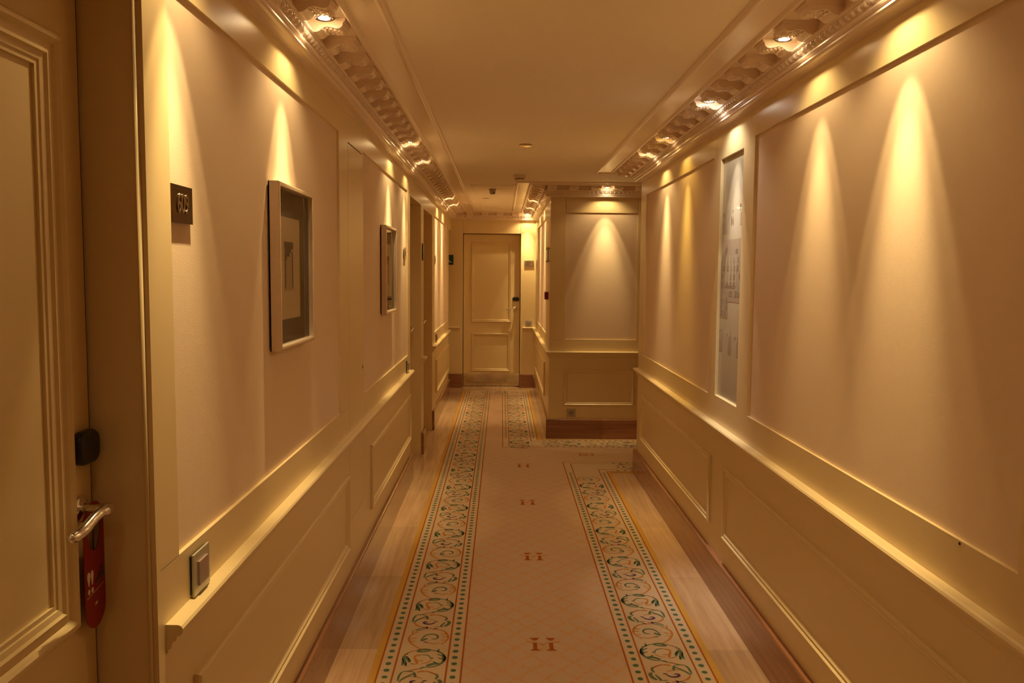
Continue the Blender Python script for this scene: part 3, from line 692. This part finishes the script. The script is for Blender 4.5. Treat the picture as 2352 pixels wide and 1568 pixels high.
# ================================================================== THINGS ON THE WALLS
def thing(name, P, u, z, label, cat, group=None, d=0):
    t = empty(name, P(u, z, d)); tag(t, label, cat, group); inv = Matrix.Translation(-Vector(t.location))
    def fin(o): o.matrix_parent_inverse = inv; return o
    return t, fin
FRP = [(0,0),(0,.030),(.002,.0325),(.006,.033),(.012,.0325),(.014,.030),(.0145,.022),(.0155,.016),(.0155,.006)]
def picture(u0, u1, z0, z1, mat_r, in_r, label):
    P = PL; d = -.010
    t, fin = thing('picture_frame', P, (u0+u1)/2, z0, label, 'picture', d=d)
    mb = MB(); rect_frame(mb, P, u0, u1, z0, z1, [(0, .004)]+[(a, b+.001) for a, b in FRP], d0=d+.003); fin(mb.build('frame', M_SILVER, t))
    mb = MB(); mb.box(P(u0+.004, z0+.004, d+.002), P(u1-.004, z1-.004, d+.010)); fin(mb.build('backing_board', M_DARK, t))
    mb = MB(); mb.box(P(u0+.012, z0+.012, d+.010), P(u1-.012, z1-.012, d+.014)); fin(mb.build('outer_mount', M_MAT, t))
    mb = MB(); mb.box(P(mat_r[0], mat_r[2], d+.014), P(mat_r[1], mat_r[3], d+.0155)); fin(mb.build('inner_mount', M_IVORY, t))
    a, b, c, e = in_r; mb = MB()
    mb.box(P(a, c, d+.0155), P(b, e, d+.0162)); dr = fin(mb.build('drawing', M_SEPIA, t))
    mb = MB(); w_ = b-a; h_ = e-c; dd0, dd1 = d+.0162, d+.0166
    def rr(x0, x1, y0, y1): mb.box(P(a+w_*x0, c+h_*y0, dd0), P(a+w_*x1, c+h_*y1, dd1))
    rr(0, 1, .86, 1); rr(.05, .15, .05, .86); rr(.86, .95, .05, .80); rr(.15, .74, .78, .86); rr(.15, .58, .70, .78); rr(.15, .26, .62, .70)
    fin(mb.build('ink_drawing', M_INK, t))
    mb = MB(); mb.add([P(u0+.0145, z0+.0145, d+.02), P(u1-.0145, z0+.0145, d+.02), P(u1-.0145, z1-.0145, d+.02), P(u0+.0145, z1-.0145, d+.02)], [(0, 1, 2, 3)]); fin(mb.build('glass', M_GLASS, t, fixn=False))
    return t
picture(2.478, 2.925, 1.302, 1.804, (2.548, 2.80, 1.391, 1.708), (2.603, 2.712, 1.480, 1.632), 'nearer silver-framed ink drawing with ivory mount, on the left wall under a spotlight')
picture(4.745, 5.205, 1.300, 1.805, (4.815, 5.08, 1.385, 1.705), (4.875, 5.00, 1.465, 1.633), 'farther silver-framed ink drawing with ivory mount, before the recessed doorways')

def text(body, P, u, z, size, m, parent, fin, d, xs=1.0, ext=.0012, name='number', flip=False):
    cu = bpy.data.curves.new(name, 'FONT'); cu.body = body; cu.size = size; cu.extrude = ext; cu.bevel_depth = ext*.5; cu.bevel_resolution = 1
    cu.align_x = 'CENTER'; cu.align_y = 'CENTER'; cu.materials.append(m)
    tmp = bpy.data.objects.new(name, cu); COL.objects.link(tmp); bpy.context.view_layer.update()
    me = bpy.data.meshes.new_from_object(tmp.evaluated_get(bpy.context.evaluated_depsgraph_get())); bpy.data.objects.remove(tmp)
    me.name = name; o = bpy.data.objects.new(name, me); COL.objects.link(o)
    if not me.materials: me.materials.append(m)
    n = (Vector(P(0, 0, 1))-Vector(P(0, 0, 0))); zax = Vector((0, 0, 1)); xax = zax.cross(n)
    R = Matrix((xax, zax, n)).transposed().to_4x4()
    S = Matrix.Diagonal((xs, 1, 1, 1))
    o.parent = parent; o.matrix_parent_inverse = Matrix.Translation(-Vector(parent.location)); o.matrix_basis = Matrix.Translation(Vector(P(u, z, d))) @ R @ S
    return o
def plate(P, u0, u1, z0, z1, body, label, m, mn, xs=.62, sz=.062, d=0):
    t, fin = thing('number_plate', P, (u0+u1)/2, z0, label, 'number plate', 'room number plates', d)
    mb = MB(); mb.box(P(u0, z0, d+.006), P(u1, z1, d+.0085)); fin(mb.build('plate', m, t, bevel=.0005))
    mb = MB(); mb.box(P(u0+.012, z0+.012, d), P(u1-.012, z1-.012, d+.006)); fin(mb.build('spacer', M_DARK, t))
    if body: text(body, P, (u0+u1)/2, (z0+z1)/2, sz, mn, t, fin, d+.0095, xs)
plate(PL, 1.745, 1.862, 1.640, 1.719, '609', 'dark bronze room number plate reading 609 on the left wall, nearest the camera', M_BRONZE, M_STEEL, .72, .058, -.010)
plate(PL, 5.84, 5.955, 1.630, 1.712, '607', 'small metal room number plate before the first recessed doorway on the left', M_PLATE, M_STEEL, .72, .058, -.010)
plate(PL, 8.455, 8.57, 1.625, 1.71, '605', 'thin room number plate seen edge-on past the second recessed doorway', M_PLATE, M_STEEL, .72, .058, -.010)
plate(PE, .292, .419, 1.628, 1.711, '573', 'bright nickel room number plate beside the end door', M_PLATE, M_STEEL, .85, .060)

def switch(P, u0, u1, z0, z1, label, grp='glass light switches'):
    t, fin = thing('light_switch', P, (u0+u1)/2, z0, label, 'light switch', grp)
    mb = MB(); mb.box(P(u0+.004, z0+.004, 0), P(u1-.004, z1-.004, .006)); fin(mb.build('back_box', M_BLACK, t))
    mb = MB(); mb.box(P(u0, z0, .006), P(u1, z1, .011)); fin(mb.build('glass_plate', M_SWGLASS, t, bevel=.0008))
    w_, h_ = (u1-u0), (z1-z0)
    mb = MB(); mb.box(P(u0+w_*.22, z0+h_*.20, .011), P(u1-w_*.22, z1-h_*.22, .016)); fin(mb.build('rocker', M_SWKEY, t, bevel=.001))
switch(PL, 1.788, 1.885, .826, .920, 'frosted glass light switch above the left chair rail nearest the camera')
switch(PL, 5.92, 6.02, .828, .915, 'glass light switch at the end of the first left chair rail, before the doorway')
switch(PL, 8.56, 8.66, .828, .915, 'small glass light switch just past the second recessed doorway')
switch(PE, .310, .402, .828, .912, 'square glass light switch beside the end door, under the number plate')
# power socket on the block
t, fin = thing('power_socket', PBK, .652, .205, 'round-pin power socket low on the projecting block above the brown skirting', 'power socket')
mb = MB(); mb.box(PBK(.610, .204, 0), PBK(.694, .280, .007)); fin(mb.build('glass_plate', M_SWGLASS, t, bevel=.0008))
mb = MB(); disc_lathe(mb, PBK(.652, .242, .007), (0, -1, 0), [(.024,0),(.024,.004),(.021,.004),(.019,.0012),(.002,.001)], 24); fin(mb.build('socket_well', M_SWKEY, t))
mb = MB()
for s in (-1, 1): disc_lathe(mb, PBK(.652+s*.0095, .242, .0082), (0, -1, 0), [(.0035,0),(.0035,.0012)], 10)
fin(mb.build('pin_holes', M_BLACK, t))

# printed glass panel on the right wall -----------------------------
t, fin = thing('printed_panel', PR, 3.88, .95, 'tall grey frosted panel printed with a gabled house and letters, on the right wall', 'wall panel', d=-.02)
mb = MB(); mb.box(PR(3.685, .945, -.014), PR(4.08, 2.10, -.04)); fin(mb.build('panel', M_PRINT, t))
mb = MB(); rect_frame(mb, PR, 3.685, 4.08, .945, 2.10, [(0, 0), (.006, 0), (.008, -.004), (.008, -.014)]); fin(mb.build('frame', M_TRIM, t))
def pr(nm, m, polys, e=.0006):
    mb = MB()
    for pl in polys: prism(mb, pl, PR, -.014, -.014+e)
    return fin(mb.build(nm, m, t))
def q4(u0, u1, z0, z1): return [(u0, z0), (u1, z0), (u1, z1), (u0, z1)]
rnd = random.Random(4)
house = [([(4.072, 1.601), (3.955, 1.705), (3.70, 1.706), (3.70, 1.601)], 0, .0006), (q4(3.70, 4.072, 1.415, 1.60), 0, .0006), (q4(3.93, 4.072, 1.335, 1.415), 0, .0006)]
for zz in [1.345, 1.375, 1.405, 1.44, 1.48, 1.52, 1.56, 1.60, 1.64]:
    u = 3.715
    while u < 4.05:
        wd = rnd.uniform(.008, .028)
        if rnd.random() < .6 and not (zz < 1.41 and u < 3.94) and not (zz > 1.585 and u > 3.98): house.append((q4(u, min(u+wd, 4.06), zz, zz+rnd.uniform(.018, .028)), 1, .0011))
        u += wd+rnd.uniform(.004, .014)
house += [(q4(3.80+k*.055, 3.80+k*.055+.018, 1.49, 1.63), 2, .0013) for k in range(4)] + [(q4(4.0, 4.018, 1.37, 1.45), 2, .0013)]
mb = MB()
for pl, mi, e in house: prism(mb, pl, PR, -.014, -.014+e, mi)
fin(mb.build('printed_house', [M_PINK1, M_PINK2, M_PINK3B], t))
def vignette(polys): pr('printed_vignette', M_PINK1, polys)
for u, z in ((4.030, 1.735), (3.745, 1.765)): vignette([[(u-.034, z), (u+.022, z), (u+.022, z+.052), (u+.000, z+.055), (u-.002, z+.10), (u-.010, z+.10), (u-.012, z+.055), (u-.034, z+.085)]])
for k, u in enumerate((4.040, 3.885, 3.745)): vignette([[(u-.030, 1.170), (u+.024, 1.170), (u+.024, 1.228), (u+.010, 1.232), (u+.008, 1.262), (u+.002, 1.262), (u, 1.232), (u-.012, 1.235), (u-.014, 1.285), (u-.022, 1.285), (u-.030, 1.230)]])
pr('printed_cross', M_PINK1, [[(3.885, 1.82), (3.888, 1.82), (3.888, 1.835), (3.90, 1.835), (3.90, 1.8375), (3.888, 1.8375), (3.888, 1.865), (3.885, 1.865), (3.885, 1.8375), (3.872, 1.8375), (3.872, 1.835), (3.885, 1.835)]])
def ltr(s, u, z, sz):
    o = text(s, PR, u, z, sz, M_PINK3, t, fin, -.0132, .9, .0002, 'printed_letter'); return o
ltr('N', 3.892, 1.789, .060); ltr('P', 3.765, 1.845, .040); ltr('F', 4.050, 1.822, .030); ltr('P', 4.06, 1.268, .026); ltr('r', 3.925, 1.262, .026); ltr('r', 3.79, 1.255, .026)

# fire call point and small bracketed signs on the far right wall ---
t, fin = thing('fire_call_point', PF, 8.02, 1.285, 'dark red square fire call point on the far right wall near its corner', 'fire alarm')
mb = MB(); prism(mb, rrect(7.965, 8.085, 1.292, 1.366, .010), PF, 0, .034); fin(mb.build('housing', M_REDBOX, t, bevel=.004))
mb = MB(); prism(mb, q4(7.985, 8.065, 1.310, 1.348), PF, .034, .0352); fin(mb.build('press_window', M_RED, t))
for lab, uc, m in (('upright bronze-faced sign plate on metal standoffs, farther of two on the far right wall', 8.05, M_BRONZE), ('upright green-edged sign plate on metal standoffs, nearer the corner of the far right wall', 7.80, M_GREEN)):
    t, fin = thing('sign_plate', PF, uc, 1.64, lab, 'sign', 'standoff sign plates')
    mb = MB(); mb.box(PF(uc-.045, 1.645, .016), PF(uc+.045, 1.785, .020)); fin(mb.build('plate', m, t, bevel=.0006))
    for du in (-.033, .033):
        for zz in (1.657, 1.773):
            mb = MB(); disc_lathe(mb, PF(uc+du, zz, 0), (-1, 0, 0), [(.005,0),(.005,.020),(.0065,.0205),(.0065,.0235),(.004,.0245)], 12); fin(mb.build('standoff', M_BRASS, t, smooth=True))
t, fin = thing('sign_plate', PL, 7.165, 1.635, 'narrow dark green sign plate between the two recessed doorways on the left', 'sign')
mb = MB(); mb.box(PL(7.10, 1.640, .004), PL(7.20, 1.783, .008)); fin(mb.build('plate', M_GREEN, t, bevel=.0006))
mb = MB(); mb.box(PL(7.12, 1.66, 0), PL(7.18, 1.763, .004)); fin(mb.build('spacer', M_DARK, t))
# exit sign in the niche
t, fin = thing('exit_sign', PE, -.80, 1.645, 'dark green emergency exit sign with running figure, half hidden at the far left', 'exit sign')
mb = MB(); mb.box(PE(-.95, 1.645, 0), PE(-.652, 1.777, .006)); fin(mb.build('plate', M_GREEN, t, bevel=.0008))
man = [ell(-.742, 1.752, .010, .010, 12), [(-.752, 1.742), (-.735, 1.738), (-.722, 1.712), (-.738, 1.708)], [(-.738, 1.712), (-.722, 1.712), (-.702, 1.700), (-.693, 1.684), (-.699, 1.682), (-.708, 1.694), (-.728, 1.702)],
       [(-.736, 1.710), (-.724, 1.706), (-.700, 1.682), (-.668, 1.684), (-.668, 1.678), (-.703, 1.676)], [(-.748, 1.738), (-.754, 1.732), (-.772, 1.726), (-.776, 1.712), (-.770, 1.710), (-.764, 1.722), (-.744, 1.728)],
       [(-.934, 1.708), (-.905, 1.730), (-.905, 1.716), (-.860, 1.716), (-.860, 1.700), (-.905, 1.700), (-.905, 1.686)], q4(-.835, -.795, 1.665, 1.757)]
mb = MB()
for pl in man: prism(mb, pl, PE, .006, .0068)
fin(mb.build('pictogram', M_WHITE, t))

# ================================================================== CEILING FITTINGS
def cthing(name, x, y, label, cat, group=None, z=ZC):
    t = empty(name, (x, y, z)); tag(t, label, cat, group); inv = Matrix.Translation(-Vector(t.location))
    def fin(o): o.matrix_parent_inverse = inv; return o
    return t, fin
DN = (0, 0, -1)
t, fin = cthing('smoke_detector', .136, 6.95, 'round white smoke detector on the ceiling where the side passage opens', 'smoke detector')
mb = MB(); disc_lathe(mb, (.136, 6.95, ZC), DN, [(.050,0),(.052,.004),(.052,.012),(.048,.014)]); fin(mb.build('base', M_DETECT, t, smooth=True))
mb = MB(); disc_lathe(mb, (.136, 6.95, ZC-.014), DN, [(.047,0),(.0465,.014),(.043,.015)]); fin(mb.build('body', M_DETECT, t, smooth=True))
mb = MB(); disc_lathe(mb, (.136, 6.95, ZC-.029), DN, [(.036,0),(.036,.008)]); fin(mb.build('vent_gap', M_BLACK, t))
mb = MB()
for k in range(14):
    a = 2*PI*k/14; c, s = math.cos(a), math.sin(a); mb.box((.136+.0385*c-.002, 6.95+.0385*s-.002, ZC-.038), (.136+.0385*c+.002, 6.95+.0385*s+.002, ZC-.028))
fin(mb.build('vent_rib', M_DETECT, t)); 
mb = MB(); disc_lathe(mb, (.136, 6.95, ZC-.037), DN, [(.042,0),(.041,.006),(.030,.011),(.010,.012)]); fin(mb.build('cap', M_DETECT, t, smooth=True))
t, fin = cthing('sprinkler_cover', .140, 5.33, 'flat round sprinkler cover with a bright rim on the ceiling, nearer than the smoke detector', 'sprinkler')
mb = MB(); disc_lathe(mb, (.140, 5.33, ZC), DN, [(.040,0),(.040,.0035)]); fin(mb.build('recess', M_DARK, t))
mb = MB(); disc_lathe(mb, (.140, 5.33, ZC-.0035), DN, [(.042,0),(.0425,.003),(.040,.0045),(.036,.005)]); fin(mb.build('cover', M_BRASS, t, smooth=True))
t, fin = cthing('ceiling_hatch', -.09, 7.74, 'long rectangular access hatch with raised edge in the far ceiling', 'access hatch')
mb = MB()
rect_frame(mb, lambda u, z, d=0: (u, z, ZC-d), -.30, .15, 7.74, 10.75, [(0,0),(0,.006),(.008,.008),(.018,.006),(.020,.001)]); fin(mb.build('frame', M_CEIL, t))
mb = MB(); mb.box((-.280, 7.76, ZC-.002), (.130, 10.73, ZC+.001)); fin(mb.build('hatch_panel', M_CEIL, t))
mb = MB(); tube(mb, [(.082, 7.775, ZC-.004), (.082, 7.775, ZC-.011), (.082, 7.790, ZC-.013)], .0045, 10); fin(mb.build('latch', M_CHROME, t, smooth=True))
mb = MB(); rect_frame(mb, lambda u, z, d=0: (u, z, ZC-.002-d), -.24, -.06, 10.1, 10.6, [(0,0),(0,.004),(.008,.004),(.008,0)]); fin(mb.build('grille_frame', M_CEIL, t))
t, fin = cthing('motion_sensor', -.100, 8.10, 'small grey motion sensor hanging under the near end of the ceiling hatch', 'motion sensor', z=ZC-.002)
mb = MB(); disc_lathe(mb, (-.10, 8.10, ZC-.002), DN, [(.036,0),(.036,.010),(.031,.014),(.029,.040),(.024,.048),(.012,.052)]); fin(mb.build('body', mat('grey_plastic', (.42, .36, .27), .5), t, smooth=True))
mb = MB(); disc_lathe(mb, (-.088, 8.074, ZC-.042), (0, -.6, -.8), [(.009,0),(.008,.004),(.003,.005)], 12); fin(mb.build('lens', M_BLACK, t, smooth=True))
t, fin = cthing('sprinkler_cover', -.185, 9.10, 'thin round sprinkler cover on the ceiling hatch beyond the motion sensor', 'sprinkler', z=ZC-.002)
mb = MB(); disc_lathe(mb, (-.185, 9.10, ZC-.002), DN, [(.034,0),(.034,.003)]); fin(mb.build('recess', M_DARK, t))
mb = MB(); disc_lathe(mb, (-.185, 9.10, ZC-.005), DN, [(.038,0),(.038,.003),(.034,.004)]); fin(mb.build('cover', M_DETECT, t, smooth=True))
# small black screw head on the right wall rail
t, fin = thing('rail_screw', PR, 1.855, .933, 'tiny dark screw head on the right wall panelling, nearest the camera', 'screw')
mb = MB(); disc_lathe(mb, PR(1.855, .933, 0), (-1, 0, 0), [(.0035,0),(.0035,.0012),(.002,.002)], 12); fin(mb.build('screw_head', M_DARK, t))
